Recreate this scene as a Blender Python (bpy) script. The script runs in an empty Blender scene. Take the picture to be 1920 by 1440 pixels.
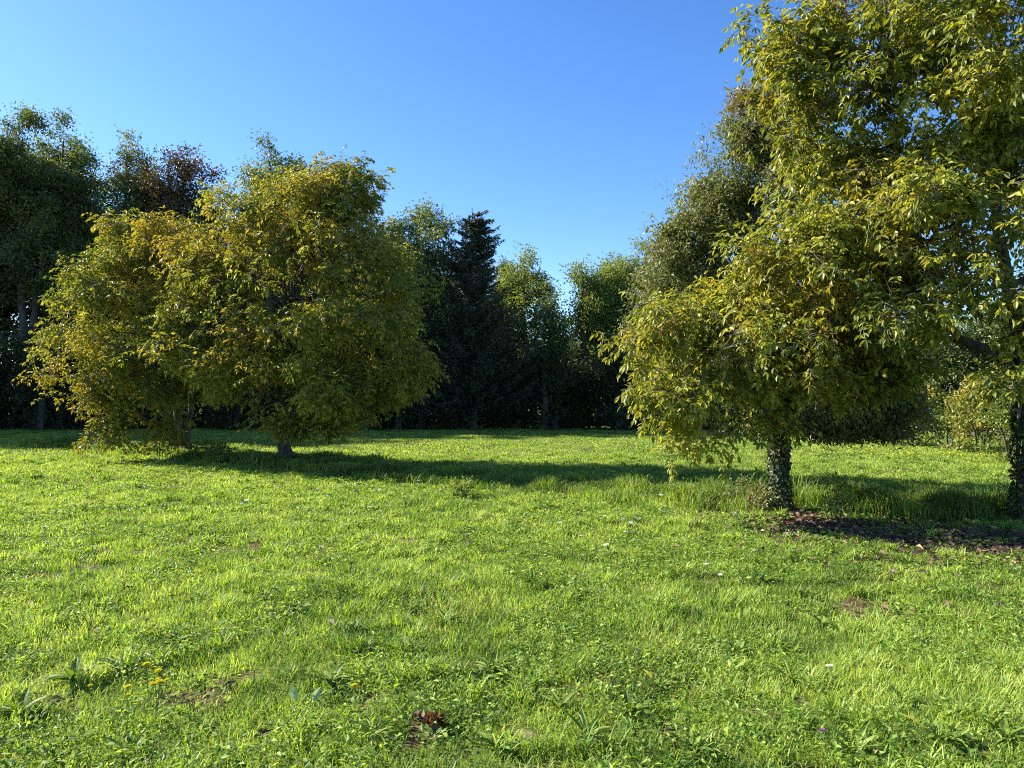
import bpy, math
import numpy as np
from mathutils import Vector
C = bpy.context.scene
R = math.radians
# ---------------------------------------------------------------- camera
EYE = 1.6; F = 1330.0; HOR = 735.0
cam_d = bpy.data.cameras.new('camera'); cam = bpy.data.objects.new('camera', cam_d); C.collection.objects.link(cam)
cam_d.sensor_width = 36; cam_d.lens = 36 * F / 1920; cam_d.clip_end = 5000; cam_d.clip_start = 0.05
PITCH = math.atan((HOR - 720) / F)
cam.location = (0, 0, EYE); cam.rotation_euler = (R(90) + PITCH, 0, 0)
C.camera = cam
# ---------------------------------------------------------------- light
SUN_EL, SUN_AZ = 31.5, 19.0        # sun to the left (-X), 19 deg towards +Y
S = Vector((-math.cos(R(SUN_EL)) * math.cos(R(SUN_AZ)), math.cos(R(SUN_EL)) * math.sin(R(SUN_AZ)), math.sin(R(SUN_EL))))
w = bpy.data.worlds.new('World'); C.world = w; w.use_nodes = True
nt = w.node_tree; bg = nt.nodes['Background']
sky = nt.nodes.new('ShaderNodeTexSky'); sky.sky_type = 'NISHITA'; sky.sun_disc = False
sky.sun_elevation = R(SUN_EL); sky.sun_rotation = math.atan2(S.x, S.y)
sky.altitude = 300; sky.air_density = 1.0; sky.dust_density = 0.3; sky.ozone_density = 4.0
hs = nt.nodes.new('ShaderNodeHueSaturation'); hs.inputs['Saturation'].default_value = 1.2; hs.inputs['Hue'].default_value = .508; hs.inputs['Value'].default_value = 0.94
nt.links.new(sky.outputs[0], hs.inputs['Color']); nt.links.new(hs.outputs[0], bg.inputs[0]); bg.inputs[1].default_value = 0.09
sl = bpy.data.lights.new('sun', 'SUN'); sl.energy = 5.0; sl.angle = R(0.5); sl.color = (1, 0.93, 0.80)
so = bpy.data.objects.new('sun', sl); C.collection.objects.link(so); so.location = (-20, 8, 20)
so.rotation_euler = S.to_track_quat('Z', 'Y').to_euler()
C.view_settings.view_transform = 'Standard'; C.view_settings.look = 'None'
C.view_settings.exposure = 1.65; C.view_settings.gamma = 1
C.cycles.max_bounces = 6; C.cycles.diffuse_bounces = 3; C.cycles.transmission_bounces = 3; C.cycles.glossy_bounces = 2
C.cycles.caustics_reflective = False; C.cycles.caustics_refractive = False
C.cycles.use_denoising = False; C.cycles.filter_width = 1.1

rs = np.random.RandomState(7)
# ---------------------------------------------------------------- helpers
def W(px, py, d):
    return np.array([(px - 960) / F * d, d, EYE - (py - HOR) / F * d])
def G(px, py):                       # ground point seen at a photo position
    d = F * EYE / (py - HOR)
    return np.array([(px - 960) / F * d, d])
def unit(a): return a / np.maximum(np.linalg.norm(a, axis=-1, keepdims=True), 1e-9)
_lat = np.random.RandomState(3).rand(64, 64, 64).astype(np.float32)
def noise3(p, s, o=0.0):
    p = np.asarray(p) / s + 31.7 + o
    i = np.floor(p).astype(int); f = p - i; f = f * f * (3 - 2 * f); i &= 63; j = (i + 1) & 63
    x, y, z = f[..., 0], f[..., 1], f[..., 2]
    L = lambda a, b, c: _lat[a[..., 0], b[..., 1], c[..., 2]]
    return ((((L(i, i, i) * (1 - x) + L(j, i, i) * x) * (1 - y)) + (L(i, j, i) * (1 - x) + L(j, j, i) * x) * y) * (1 - z)
            + (((L(i, i, j) * (1 - x) + L(j, i, j) * x) * (1 - y)) + (L(i, j, j) * (1 - x) + L(j, j, j) * x) * y) * z)
def noise2(x, y, s, o=0.0):
    return noise3(np.stack([x, y, np.zeros_like(x) + o * 3.1], -1), s, 0)
def link(name, me, mats=(), parent=None):
    o = bpy.data.objects.new(name, me)
    C.collection.objects.link(o)
    if me:
        for m in mats: me.materials.append(m)
    if parent: o.parent = parent
    return o
def tag(o, label=None, cat=None, group=None, kind=None):
    if label: o['label'] = label
    if cat: o['category'] = cat
    if group: o['group'] = group
    if kind: o['kind'] = kind
    return o
def thing(name, loc, label, cat, group=None):
    o = bpy.data.objects.new(name, None); C.collection.objects.link(o); o.location = loc
    o.empty_display_size = 0.2
    return tag(o, label, cat, group)
class MB:                            # mesh collector
    def __init__(s): s.v = []; s.l = []; s.n = []; s.t = []; s.m = []; s.nv = 0
    def add(s, V, faces, tint=None, mat=0):        # faces: list of (k, array (n,k))
        s.v.append(V.astype(np.float32))
        for k, f in faces:
            s.l.append((f + s.nv).ravel()); s.n.append(np.full(len(f), k)); s.m.append(np.full(len(f), mat))
        s.t.append(np.zeros((len(V), 3), np.float32) if tint is None else tint.astype(np.float32))
        s.nv += len(V)
    def mesh(s, name, smooth=False, off=None):
        me = bpy.data.meshes.new(name)
        V = np.concatenate(s.v); 
        if off is not None: V = V - np.asarray(off, np.float32)
        l = np.concatenate(s.l).astype(np.int32); n = np.concatenate(s.n).astype(np.int32)
        me.vertices.add(len(V)); me.vertices.foreach_set('co', np.ascontiguousarray(V, np.float32).ravel())
        me.loops.add(len(l)); me.loops.foreach_set('vertex_index', l)
        me.polygons.add(len(n)); st = np.concatenate([[0], np.cumsum(n)[:-1]]).astype(np.int32)
        me.polygons.foreach_set('loop_start', st)
        me.polygons.foreach_set('use_smooth', np.full(len(n), smooth))
        me.polygons.foreach_set('material_index', np.concatenate(s.m).astype(np.int32))
        a = me.attributes.new('tint', 'FLOAT_VECTOR', 'POINT')
        a.data.foreach_set('vector', np.concatenate(s.t).ravel())
        me.update(calc_edges=True)
        return me
    def build(s, name, mats, parent=None, smooth=False, off=None):
        return link(name, s.mesh(name, smooth, off), mats, parent)
# leaf templates: (u along, v across, w up), faces
def tmpl(kind):
    if kind == 'oval8':
        T = np.array([[0,0,0],[.33,-.5,.05],[.33,0,-.04],[.33,.5,.05],[.68,-.42,.0],[.68,0,-.1],[.68,.42,.0],[1,0,-.2]])
        return T, [(3, np.array([[0,2,1],[0,3,2],[4,5,7],[5,6,7]])), (4, np.array([[1,2,5,4],[2,3,6,5]]))]
    if kind == 'oval5':
        T = np.array([[0,0,0],[.45,-.5,.06],[.45,0,-.05],[.45,.5,.06],[1,0,-.16]])
        return T, [(3, np.array([[0,2,1],[0,3,2],[1,2,4],[2,3,4]]))]
    if kind == 'oval4':
        T = np.array([[0,0,0],[.5,-.5,.06],[1,0,-.1],[.5,.5,.06]])
        return T, [(3, np.array([[0,2,1],[0,3,2]]))]
def leaves(mb, kind, pos, d, nrm, L, Wd, tint, mat=0):
    T, faces = tmpl(kind); n = len(pos); k = len(T)
    d = unit(d); side = unit(np.cross(d, nrm)); up = np.cross(side, d)
    L = np.broadcast_to(np.asarray(L, float), (n,)); Wd = np.broadcast_to(np.asarray(Wd, float), (n,))
    V = (pos[:, None] + d[:, None] * (T[:, 0][None, :, None] * L[:, None, None])
         + side[:, None] * (T[:, 1][None, :, None] * Wd[:, None, None])
         + up[:, None] * (T[:, 2][None, :, None] * L[:, None, None]))
    off = (np.arange(n) * k)[:, None, None]
    fs = [(kk, (f[None] + off).reshape(-1, kk)) for kk, f in faces]
    tt = np.repeat(tint, k, 0)
    mb.add(V.reshape(-1, 3), fs, tt, mat)
def tubes(mb, P, Rr, sides, mat=0, tint=None):
    """P (n,m,3) paths, Rr (n,m) radii"""
    n, m, _ = P.shape
    T = np.gradient(P, axis=1); T = unit(T)
    ref = np.where(np.abs(T[..., 2:3]) > .9, np.array([1., 0, 0]), np.array([0., 0, 1]))
    A = unit(np.cross(T, ref)); B = np.cross(T, A)
    an = np.arange(sides) / sides * 2 * np.pi
    V = P[:, :, None] + Rr[:, :, None, None] * (A[:, :, None] * np.cos(an)[None, None, :, None] + B[:, :, None] * np.sin(an)[None, None, :, None])
    i = np.arange(n)[:, None, None] * m * sides; j = np.arange(m - 1)[None, :, None] * sides; k = np.arange(sides)[None, None, :]; k2 = (k + 1) % sides
    q = np.stack([i + j + k, i + j + k2, i + j + sides + k2, i + j + sides + k], -1).reshape(-1, 4)
    mb.add(V.reshape(-1, 3), [(4, q)], tint, mat)
# ---------------------------------------------------------------- materials
def nodes(m):
    m.use_nodes = True; return m.node_tree, m.node_tree.nodes, m.node_tree.links
def ramp(N, stops):
    r = N.new('ShaderNodeValToRGB'); e = r.color_ramp.elements
    e[0].position, e[0].color = stops[0][0], (*stops[0][1], 1); e[1].position, e[1].color = stops[-1][0], (*stops[-1][1], 1)
    for p, c in stops[1:-1]:
        x = e.new(p); x.color = (*c, 1)
    return r
def leaf_mat(name, green, autumn, trans=0.4, rough=0.42, tcol=(1.38, 1.22, 0.5), spec=0.5):
    m = bpy.data.materials.new(name); t, N, L = nodes(m)
    b = N['Principled BSDF']; at = N.new('ShaderNodeAttribute'); at.attribute_name = 'tint'
    sx = N.new('ShaderNodeSeparateXYZ'); L.new(at.outputs['Vector'], sx.inputs[0])
    r1 = ramp(N, green); r2 = ramp(N, autumn); L.new(sx.outputs[0], r1.inputs[0]); L.new(sx.outputs[2], r2.inputs[0])
    mx = N.new('ShaderNodeMix'); mx.data_type = 'RGBA'; L.new(sx.outputs[1], mx.inputs[0]); L.new(r1.outputs[0], mx.inputs[6]); L.new(r2.outputs[0], mx.inputs[7])
    L.new(mx.outputs[2], b.inputs['Base Color']); b.inputs['Roughness'].default_value = rough; b.inputs['Specular IOR Level'].default_value = spec
    tr = N.new('ShaderNodeBsdfTranslucent'); mu = N.new('ShaderNodeMix'); mu.data_type = 'RGBA'; mu.blend_type = 'MULTIPLY'; mu.inputs[0].default_value = 1
    mu.inputs[7].default_value = (*tcol, 1); L.new(mx.outputs[2], mu.inputs[6]); L.new(mu.outputs[2], tr.inputs[0])
    ms = N.new('ShaderNodeMixShader'); ms.inputs[0].default_value = trans
    L.new(b.outputs[0], ms.inputs[1]); L.new(tr.outputs[0], ms.inputs[2]); L.new(ms.outputs[0], N['Material Output'].inputs[0])
    return m
def bark_mat(name, c1, c2, scale=6, bump=.6):
    m = bpy.data.materials.new(name); t, N, L = nodes(m); b = N['Principled BSDF']
    tc = N.new('ShaderNodeTexCoord'); mp = N.new('ShaderNodeMapping'); mp.inputs['Scale'].default_value = (3, 3, .8); L.new(tc.outputs['Object'], mp.inputs[0])
    n = N.new('ShaderNodeTexNoise'); n.inputs['Scale'].default_value = scale; n.inputs['Detail'].default_value = 8; L.new(mp.outputs[0], n.inputs['Vector'])
    r = ramp(N, [(.35, c1), (.65, c2)]); L.new(n.outputs[0], r.inputs[0]); L.new(r.outputs[0], b.inputs['Base Color'])
    b.inputs['Roughness'].default_value = .9
    bp = N.new('ShaderNodeBump'); bp.inputs['Strength'].default_value = bump; bp.inputs['Distance'].default_value = .02; L.new(n.outputs[0], bp.inputs['Height']); L.new(bp.outputs[0], b.inputs['Normal'])
    return m
AUT = [(0, (.25, .25, .03)), (.5, (.36, .30, .03)), (.78, (.34, .19, .03)), (.9, (.22, .09, .03)), (1, (.11, .05, .02))]
M_walnut = leaf_mat('walnut_leaf', [(0, (.06, .095, .012)), (.5, (.19, .235, .027)), (1, (.38, .38, .055))], AUT, .42, .5)
M_pear = leaf_mat('pear_leaf', [(0, (.07, .09, .028)), (.5, (.15, .185, .06)), (1, (.26, .30, .11))], [(0, (.25, .20, .06)), (1, (.16, .08, .035))], .3, .55)
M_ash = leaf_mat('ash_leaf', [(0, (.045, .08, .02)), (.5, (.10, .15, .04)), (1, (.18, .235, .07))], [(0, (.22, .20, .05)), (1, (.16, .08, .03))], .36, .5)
M_sunlit_ash = leaf_mat('sunlit_ash_leaf', [(0, (.07, .12, .025)), (.5, (.15, .22, .045)), (1, (.25, .32, .08))], [(0, (.26, .24, .05)), (1, (.2, .12, .03))], .42, .5)  # ash leaf colours lightened to stand in for sunlight on the centre-right crowns
M_maple = leaf_mat('maple_leaf', [(0, (.03, .04, .015)), (1, (.07, .08, .03))], [(0, (.17, .11, .045)), (1, (.11, .05, .03))], .3, .5)
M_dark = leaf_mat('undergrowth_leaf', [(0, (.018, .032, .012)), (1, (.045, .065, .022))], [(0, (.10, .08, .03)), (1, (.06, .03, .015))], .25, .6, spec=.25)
M_spruce = leaf_mat('spruce_needle', [(0, (.028, .042, .022)), (1, (.09, .11, .06))], [(0, (.05, .04, .02)), (1, (.05, .04, .02))], .08, .6, spec=.25)
M_hedge = leaf_mat('hedge_leaf', [(0, (.07, .13, .025)), (.5, (.16, .22, .04)), (1, (.27, .30, .08))], AUT, .32, .5)
M_ivy = leaf_mat('ivy_leaf', [(0, (.018, .035, .012)), (.7, (.04, .065, .022)), (1, (.09, .11, .04))], AUT, .1, .5, spec=.3)
M_bark = bark_mat('walnut_bark', (.03, .025, .02), (.11, .095, .075))
M_twig = bark_mat('twig_bark', (.12, .10, .08), (.30, .27, .23), 3, .2)
M_fbark = bark_mat('forest_bark', (.04, .035, .028), (.12, .105, .085))
# ---------------------------------------------------------------- trees
def in_lobes(lobes, n, lo, hi, rng):
    """sample n points in ellipsoid lobes (x,y,z,rx,ry,rz,weight), radius fraction lo..hi"""
    L = np.array(lobes, float); wgt = L[:, 6] / L[:, 6].sum()
    k = rng.choice(len(L), n, p=wgt); d = unit(rng.normal(size=(n, 3)))
    r = (lo ** 3 + rng.rand(n) * (hi ** 3 - lo ** 3)) ** (1 / 3)
    return L[k, :3] + d * r[:, None] * L[k, 3:6], k
def PL(px, py, d, rx, ry, rz, wt=None):
    p = W(px, py, d); return (*p, rx, ry, rz, wt if wt else rx * rz + .1 * ry)
def grow(nodes_p, nodes_d, nodes_r, tips, m, r_frac, r_tip, rng, rise=.5, back=.35, wob=.08):
    """grow one path from the best parent node to each tip"""
    D = tips[:, None] - nodes_p[None]; dist = np.linalg.norm(D, axis=2)
    hd = np.linalg.norm(D[..., :2], axis=2)
    cost = dist + 1.2 * np.maximum(0, rise * hd - D[..., 2]) + back * np.maximum(0, -(D * nodes_d[None]).sum(2))
    j = cost.argmin(1); A = nodes_p[j]; ln = np.linalg.norm(tips - A, axis=1)[:, None]
    ctrl = A + unit(nodes_d[j] + unit(tips - A) * 1.1 + np.array([0, 0, .25])) * ln * .5
    t = np.linspace(0, 1, m)[None, :, None]
    P = A[:, None] * (1 - t) ** 2 + 2 * ctrl[:, None] * t * (1 - t) + tips[:, None] * t ** 2
    jit = rng.normal(size=P.shape) * wob * ln[:, None] * np.sin(np.linspace(0, np.pi, m))[None, :, None]
    P = P + jit
    r0 = np.minimum(nodes_r[j] * r_frac, nodes_r[j] * .95)
    Rr = r0[:, None] * (1 - t[..., 0]) + r_tip * t[..., 0]
    Rr = np.maximum(Rr, r_tip)
    return P, Rr
def tree(name, trunks, lobes, cfg, label, cat='tree', group=None, seed=1, mats=None):
    """trunks: list of (points(k,3), r0, r1); cfg: n1,n2,n3,leaf function"""
    rng = np.random.RandomState(seed); shr = cfg.get('shr', 0)
    lobes = [(*l[:3], *[max(v - shr, v * .4) for v in l[3:6]], l[6]) for l in lobes]
    base = np.array(trunks[0][0][0]); base[2] = 0
    root = thing(name, tuple(base), label, cat, group)
    wood = MB(); NP, ND, NR = [], [], []
    for pts, r0, r1 in trunks:
        pts = np.array(pts, float); m = 18
        s = np.linspace(0, len(pts) - 1, m)
        P = np.stack([np.interp(s, np.arange(len(pts)), pts[:, a]) for a in range(3)], 1)
        P[1:] += rng.normal(size=(m - 1, 3)) * r0 * .18 * np.array([1, 1, .3])
        Rr = np.linspace(r0, r1, m); Rr[0] *= 1.45; Rr[1] *= 1.12
        P[0, 2] -= .12
        tubes(wood, P[None], Rr[None], cfg.get('sides', 12))
        T = unit(np.gradient(P, axis=0)); k0 = cfg.get('k0', 5)
        NP.append(P[k0:]); ND.append(T[k0:]); NR.append(Rr[k0:])
    NP, ND, NR = map(np.concatenate, (NP, ND, NR))
    def absorb(P, Rr, skip=1):
        T = unit(np.gradient(P, axis=1))
        return P[:, skip:].reshape(-1, 3), T[:, skip:].reshape(-1, 3), Rr[:, skip:].reshape(-1)
    t1, _ = in_lobes(lobes, cfg['n1'], .2, .65, rng)
    P1, R1 = grow(NP, ND, NR, t1, 9, .62, .018 * cfg.get('tw', 1), rng, cfg.get('rise', .5))
    tubes(wood, P1, R1, 7)
    a = absorb(P1, R1, 2); NP1, ND1, NR1 = a
    t2, _ = in_lobes(lobes, cfg['n2'], .45, .97, rng)
    P2, R2 = grow(np.concatenate([NP1, NP[-3:]]), np.concatenate([ND1, ND[-3:]]), np.concatenate([NR1, NR[-3:]]), t2, 7, .6, .006 * cfg.get('tw', 1), rng, .1)
    tubes(wood, P2, R2, 5)
    NP2, ND2, NR2 = absorb(P2, R2, 3)
    # twigs gather round the level-2 ends so that foliage forms clumps
    k = rng.randint(0, len(t2), cfg['n3']); cl = cfg.get('clump', .35)
    out = unit(P2[k, -1] - P2[k, -3])
    t3 = t2[k] + rng.normal(size=(len(k), 3)) * cl * np.array([1, 1, .6]) + out * cl * .5
    if cfg.get('spill'):
        e, _ = in_lobes(lobes, int(cfg['n3'] * cfg['spill']), .8, cfg.get('edge', 1.05), rng); t3 = np.concatenate([t3, e])
    if cfg.get('gap'):
        gn = noise3(t3, .42, seed * .7) * .5 + noise3(t3, .2, seed * .3) * .38 + noise3(t3, 1.0, seed * .5) * .12
        t3 = t3[gn > np.quantile(gn, cfg['gap'])]
    t3[:, 2] = np.maximum(t3[:, 2], cfg.get('zmin', .5))
    P3, R3 = grow(NP2, ND2, NR2, t3, 5, .6, .0025 * cfg.get('tw', 1), rng, -.2, wob=.05)
    if cfg.get('twigs', True): tubes(wood, P3, R3, 3, 1)
    wood.build('trunk', [mats[0], mats[1]], root, True, off=base)
    crown = MB(); cfg['leaf'](crown, P3, rng, cfg)
    crown.build('crown', [mats[2]], root, False, off=base)
    return root
def autumn(p, rng, amt, size=1.1, seed=0.):
    n = noise3(p, size, seed) * .6 + noise3(p, size * .3, seed + 5) * .4
    v = np.clip((n - (1 - amt)) * 4 + .5 + rng.normal(size=len(p)) * .36, 0, 1)
    return v
def walnut_leaves(mb, P3, rng, cfg):
    per = cfg['per']; n = len(P3); ll = cfg.get('ll', .12)
    seg = P3[:, -1] - P3[:, -2]; tip = P3[:, -1]
    k = np.repeat(np.arange(n), per); tt = rng.rand(len(k)) ** .7
    pos = P3[k, 2] * (1 - tt[:, None]) + tip[k] * tt[:, None]
    d0 = unit(unit(seg[k]) * .7 + rng.normal(size=(len(k), 3)) * .95 + np.array([0, 0, .05]))
    aut = autumn(pos, rng, cfg.get('aut', .3), cfg.get('asz', 1.1), cfg.get('aseed', 0.))
    shade = np.clip(.5 + (noise3(pos, .9, 9.) - .5) * .9 + rng.normal(size=len(k)) * .2, 0, 1)
    rl = ll * 2.7 * (.6 + .7 * rng.rand(len(k)))
    down = np.array([0, 0, -1.])
    # rachis: bends down
    q = [pos]
    for f, w_ in ((.35, .15), (.7, .4), (1., .7)):
        q.append(q[-1] + unit(d0 + down * w_) * (rl * .35)[:, None])
    side = unit(np.cross(d0, down + rng.normal(size=d0.shape) * .35))
    PP = []; DD = []; NN = []; LL = []; AA = []; SS = []
    droop = cfg.get('droop', .38)
    for i in (1, 2, 3):
        rd = unit(q[i] - q[i - 1])
        for sg in (-1, 1):
            d = unit(rd * .45 + side * sg * .85 + down * droop * (.5 + rng.rand(len(k), 1)) + rng.normal(size=rd.shape) * .18)
            PP.append(q[i]); DD.append(d); LL.append(ll * (.8 + .35 * rng.rand(len(k))) * (1, .85, 1, 1.1)[i]); AA.append(aut); SS.append(shade)
            NN.append(-down + rng.normal(size=rd.shape) * .75 + side * sg * .3)
    rd = unit(q[3] - q[2]); PP.append(q[3]); DD.append(unit(rd + down * .4)); LL.append(ll * 1.2 * np.ones(len(k))); AA.append(aut); SS.append(shade); NN.append(-down + rd * .6 + rng.normal(size=rd.shape) * .3)
    PP, DD, NN, LL, AA, SS = map(np.concatenate, (PP, DD, NN, LL, AA, SS))
    keep = rng.rand(len(PP)) > .1
    PP, DD, NN, LL, AA, SS = (a[keep] for a in (PP, DD, NN, LL, AA, SS))
    m = len(PP)
    tint = np.stack([np.clip(SS + rng.normal(size=m) * .2, 0, 1), np.clip(AA + rng.normal(size=m) * .12, 0, 1), np.clip(.25 + rng.normal(size=m) * .28 + AA * .1, 0, 1)], 1)
    leaves(mb, cfg.get('shape', 'oval5'), PP, DD, NN, LL, LL * .42, tint)
    tubes(mb, np.stack(q, 1), np.full((len(k), 4), .0028), 3, 0, np.repeat(np.stack([shade, aut, .3 * np.ones(len(k))], 1), 12, 0))
def simple_leaves(mb, P3, rng, cfg):
    per = cfg['per']; n = len(P3); L = cfg['ll']; k = np.repeat(np.arange(n), per); m = len(k)
    tt = rng.rand(m, 1) ** .8
    sp = cfg.get('spread', .12)
    pos = P3[k, 1] * (1 - tt) + P3[k, -1] * tt + rng.normal(size=(m, 3)) * sp
    seg = unit(P3[k, -1] - P3[k, 1])
    d = unit(seg * .5 + rng.normal(size=(m, 3)) * .8 + np.array([0, 0, cfg.get('hang', -.25)]))
    nr = np.array([0, 0, 1.]) + rng.normal(size=(m, 3)) * .7
    aut = np.repeat(autumn(P3[:, -1], rng, cfg.get('aut', .1), 1.6, cfg.get('aseed', 0.)), per)
    tint = np.stack([np.clip(.5 + (noise3(pos, 1.3, 4.) - .5) * .8 + rng.normal(size=m) * .2, 0, 1), np.clip(aut + rng.normal(size=m) * .15, 0, 1), rng.rand(m)], 1)
    LL = L * (.65 + .7 * rng.rand(m))
    leaves(mb, cfg.get('shape', 'oval4'), pos, d, nr, LL, LL * cfg.get('asp', .5), tint)
WM = (M_bark, M_twig, M_walnut)
# --- near right walnut with ivy on its trunk
bx = G(1460, 962)
R1pos = np.array([bx[0], bx[1], 0.])
def up(p, *offs): return [tuple(np.array(p) + np.array(o)) for o in offs]
tR1 = [(up(R1pos, (0, 0, 0), (-.04, 0, .7), (-.02, .02, 1.4), (.06, .05, 2.2), (.15, .1, 3.2), (.25, .15, 4.2)), .08, .035)]
lR1 = [PL(1400, 530, 9.0, .5, .9, .5, .5), PL(1215, 610, 8.8, .42, .7, .36, .35), PL(1190, 655, 8.6, .26, .4, .2, .12), PL(1290, 630, 8.8, .65, 1.4, .5, 1.2), PL(1400, 660, 9.0, .85, 1.8, .6, 1.9), PL(1280, 735, 8.5, .45, .7, .3, .35), PL(1210, 790, 8.4, .22, .3, .12, .07),
       PL(1240, 855, 8.3, .18, .3, .13, .05), PL(1310, 825, 8.4, .28, .4, .16, .09), PL(1500, 530, 8.9, 1.0, 1.5, .8, 1.8), PL(1590, 610, 8.9, .85, 1.3, .65, 1.3), PL(1565, 360, 9.2, .8, 1.2, .8, 1.3), PL(1640, 480, 9.1, .8, 1.1, .85, 1.3), PL(1450, 700, 8.9, .6, .9, .35, .6), PL(1560, 700, 9.1, .8, 1.0, .4, .9), PL(1430, 790, 8.9, .3, .4, .2, .12)]
r1 = tree('walnut_tree', tR1, lR1, dict(n1=16, n2=150, shr=.12, gap=.42, n3=2700, per=4, ll=.082, clump=.2, spill=.12, leaf=walnut_leaves, shape='oval8', aut=.36, aseed=2., zmin=.85, tw=.8, rise=-.1, k0=7, edge=1.15),
          'yellowing walnut tree with an ivy-wrapped trunk, drooping low leafy branches over the lawn', 'tree', seed=11, mats=WM)
# --- right-edge walnut
bx = G(1926, 984); R2pos = np.array([bx[0], bx[1], 0.])
tR2 = [(up(R2pos, (0, 0, 0), (.03, 0, .8), (-.02, 0, 1.6), (-.15, 0, 2.6), (-.3, .1, 3.8), (-.2, .1, 5.4)), .10, .045),
       (up(R2pos, (-.02, 0, 1.7), (-.4, -.1, 2.0), (-.9, -.1, 2.25), (-1.4, -.2, 2.7)), .085, .035)]
lR2 = [PL(1580, 220, 8.7, .9, 1.3, .8), PL(1470, 70, 8.8, .36, .6, .3), PL(1480, 160, 8.8, .45, .7, .4), PL(1640, 60, 8.8, .9, 1.2, .7), PL(1800, 120, 8.3, 1.1, 1.5, 1.0), PL(1880, 330, 7.9, .9, 1.2, 1.0),
       PL(1690, 440, 8.2, 1.0, 1.2, .8), PL(1700, 590, 7.9, .7, .8, .3), PL(1860, 535, 7.5, .6, .8, .32), PL(1912, 710, 6.9, .22, .25, .3), PL(1905, 780, 7.0, .14, .2, .16), PL(1985, 640, 7.2, .45, .6, .45),
       PL(2100, 250, 8.5, 1.5, 1.6, 1.4), PL(2100, 550, 8.3, 1.2, 1.4, .7), PL(1900, -120, 8.6, 2.0, 1.8, 1.0), PL(1600, -60, 8.8, .8, 1.0, .5), PL(2250, 0, 8.8, 1.6, 1.6, 1.4)]
r2 = tree('walnut_tree', tR2, lR2, dict(n1=30, n2=340, shr=.12, gap=.48, n3=5600, per=4, ll=.084, clump=.21, spill=.12, leaf=walnut_leaves, shape='oval8', aut=.35, aseed=7., zmin=1.3, tw=.8, rise=-.1, k0=7, edge=1.15),
          'tallest walnut tree, at the right edge, glossy leaves reaching above the frame', 'tree', seed=12, mats=WM)
# --- small-leaved pear behind
Pp = np.array([(1468 - 960) / F * 12.0, 12.0, 0.])
tP = [(up(Pp, (0, 0, 0), (0, 0, 1.0), (.05, 0, 2.2), (.1, 0, 3.6), (-.1, 0, 5.6)), .10, .03)]
lP = [PL(1282, 440, 12, .3, .5, .55), PL(1440, 270, 12, .6, .8, .8), PL(1395, 330, 12, .62, .8, .85), PL(1350, 430, 12, .68, .8, .85), PL(1292, 480, 12, .5, .8, .7), PL(1290, 545, 12, .75, .8, .85), PL(1340, 470, 12, .7, .8, .8), PL(1470, 480, 12, 1.1, 1.2, 1.4), PL(1600, 600, 12, .9, 1.1, 1.1),
      PL(1540, 740, 12, 1.2, 1.1, .75), PL(1400, 760, 12, .9, 1.0, .5), PL(1620, 800, 11.8, .5, .6, .3), PL(1260, 640, 12, .4, .6, .5), PL(1450, 240, 12, .5, .6, .5), PL(1278, 400, 12, .2, .3, .34), PL(1425, 215, 12, .42, .5, .5), PL(1370, 290, 12, .4, .5, .6), PL(1255, 500, 12, .45, .7, .6), PL(1225, 590, 12, .4, .6, .6), PL(1670, 760, 12, .6, .6, .5), PL(1600, 840, 11.6, .75, .5, .22), PL(1690, 700, 12, .5, .6, .5), PL(1340, 340, 12, .35, .5, .5), PL(1560, 825, 11.6, .25, .3, .25), PL(1640, 720, 12, .6, .8, .6), PL(1250, 720, 12, .3, .5, .4)]
tree('pear_tree', tP, lP, dict(n1=26, shr=.0, gap=.42, n2=560, n3=8200, per=20, ll=.068, clump=.2, spill=.15, spread=.07, leaf=simple_leaves, shape='oval4', asp=.45, aut=.32, zmin=.95, tw=.6, rise=.3, hang=-.6),
     'dense grey-green pear tree with tiny leaves and spiky top, behind the ivy-wrapped walnut', 'tree', seed=13, mats=(M_bark, M_twig, M_pear))
# --- left walnuts
bx = G(532, 863); L2 = np.array([bx[0], bx[1], 0.])
tL2 = [(up(L2, (0, 0, 0), (0, 0, .7), (.03, 0, 1.4), (.1, 0, 2.4), (.2, 0, 3.6), (.4, 0, 5.0)), .155, .05)]
lL2 = [PL(375, 500, 15.2, .9, 1.0, .9, 1.5), PL(350, 640, 15.3, .8, 1.0, .8, 1.1), PL(590, 575, 15.4, 2.35, 2.4, 2.55, 9), PL(450, 420, 15.4, .9, 1.3, .8, 1.4), PL(560, 380, 15.4, 1.3, 1.5, .75, 1.6), PL(655, 395, 15.6, .7, 1.0, .8, 1.1), PL(700, 520, 15.5, 1.2, 1.5, 1.3, 2), PL(725, 690, 15.2, 1.05, 1.2, .9, 1.6),
       PL(440, 680, 15.2, 1.0, 1.2, .9, 1.5), PL(640, 740, 14.9, 1.0, 1.1, .7, 1.2), PL(400, 560, 15.4, 1.0, 1.2, 1.1, 1.5), PL(630, 310, 15.8, .35, .5, .25, .25), PL(685, 325, 15.8, .3, .4, .3, .25), PL(620, 800, 15.0, .35, .4, .2, .2), PL(830, 520, 15.6, .3, .3, .15, .1), PL(540, 800, 15.2, .5, .5, .2, .25)]
tree('walnut_tree', tL2, lL2, dict(n1=34, n2=420, shr=.2, gap=.5, n3=5600, per=4, ll=.092, clump=.24, spill=.25, leaf=walnut_leaves, shape='oval5', aut=.42, aseed=4., zmin=.75, rise=-.1, edge=1.15),
     'broad yellowing walnut tree with a single dark trunk on the left of the meadow', 'tree', seed=14, mats=WM)
bx = G(342, 850); L1 = np.array([bx[0], bx[1], 0.])
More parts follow.
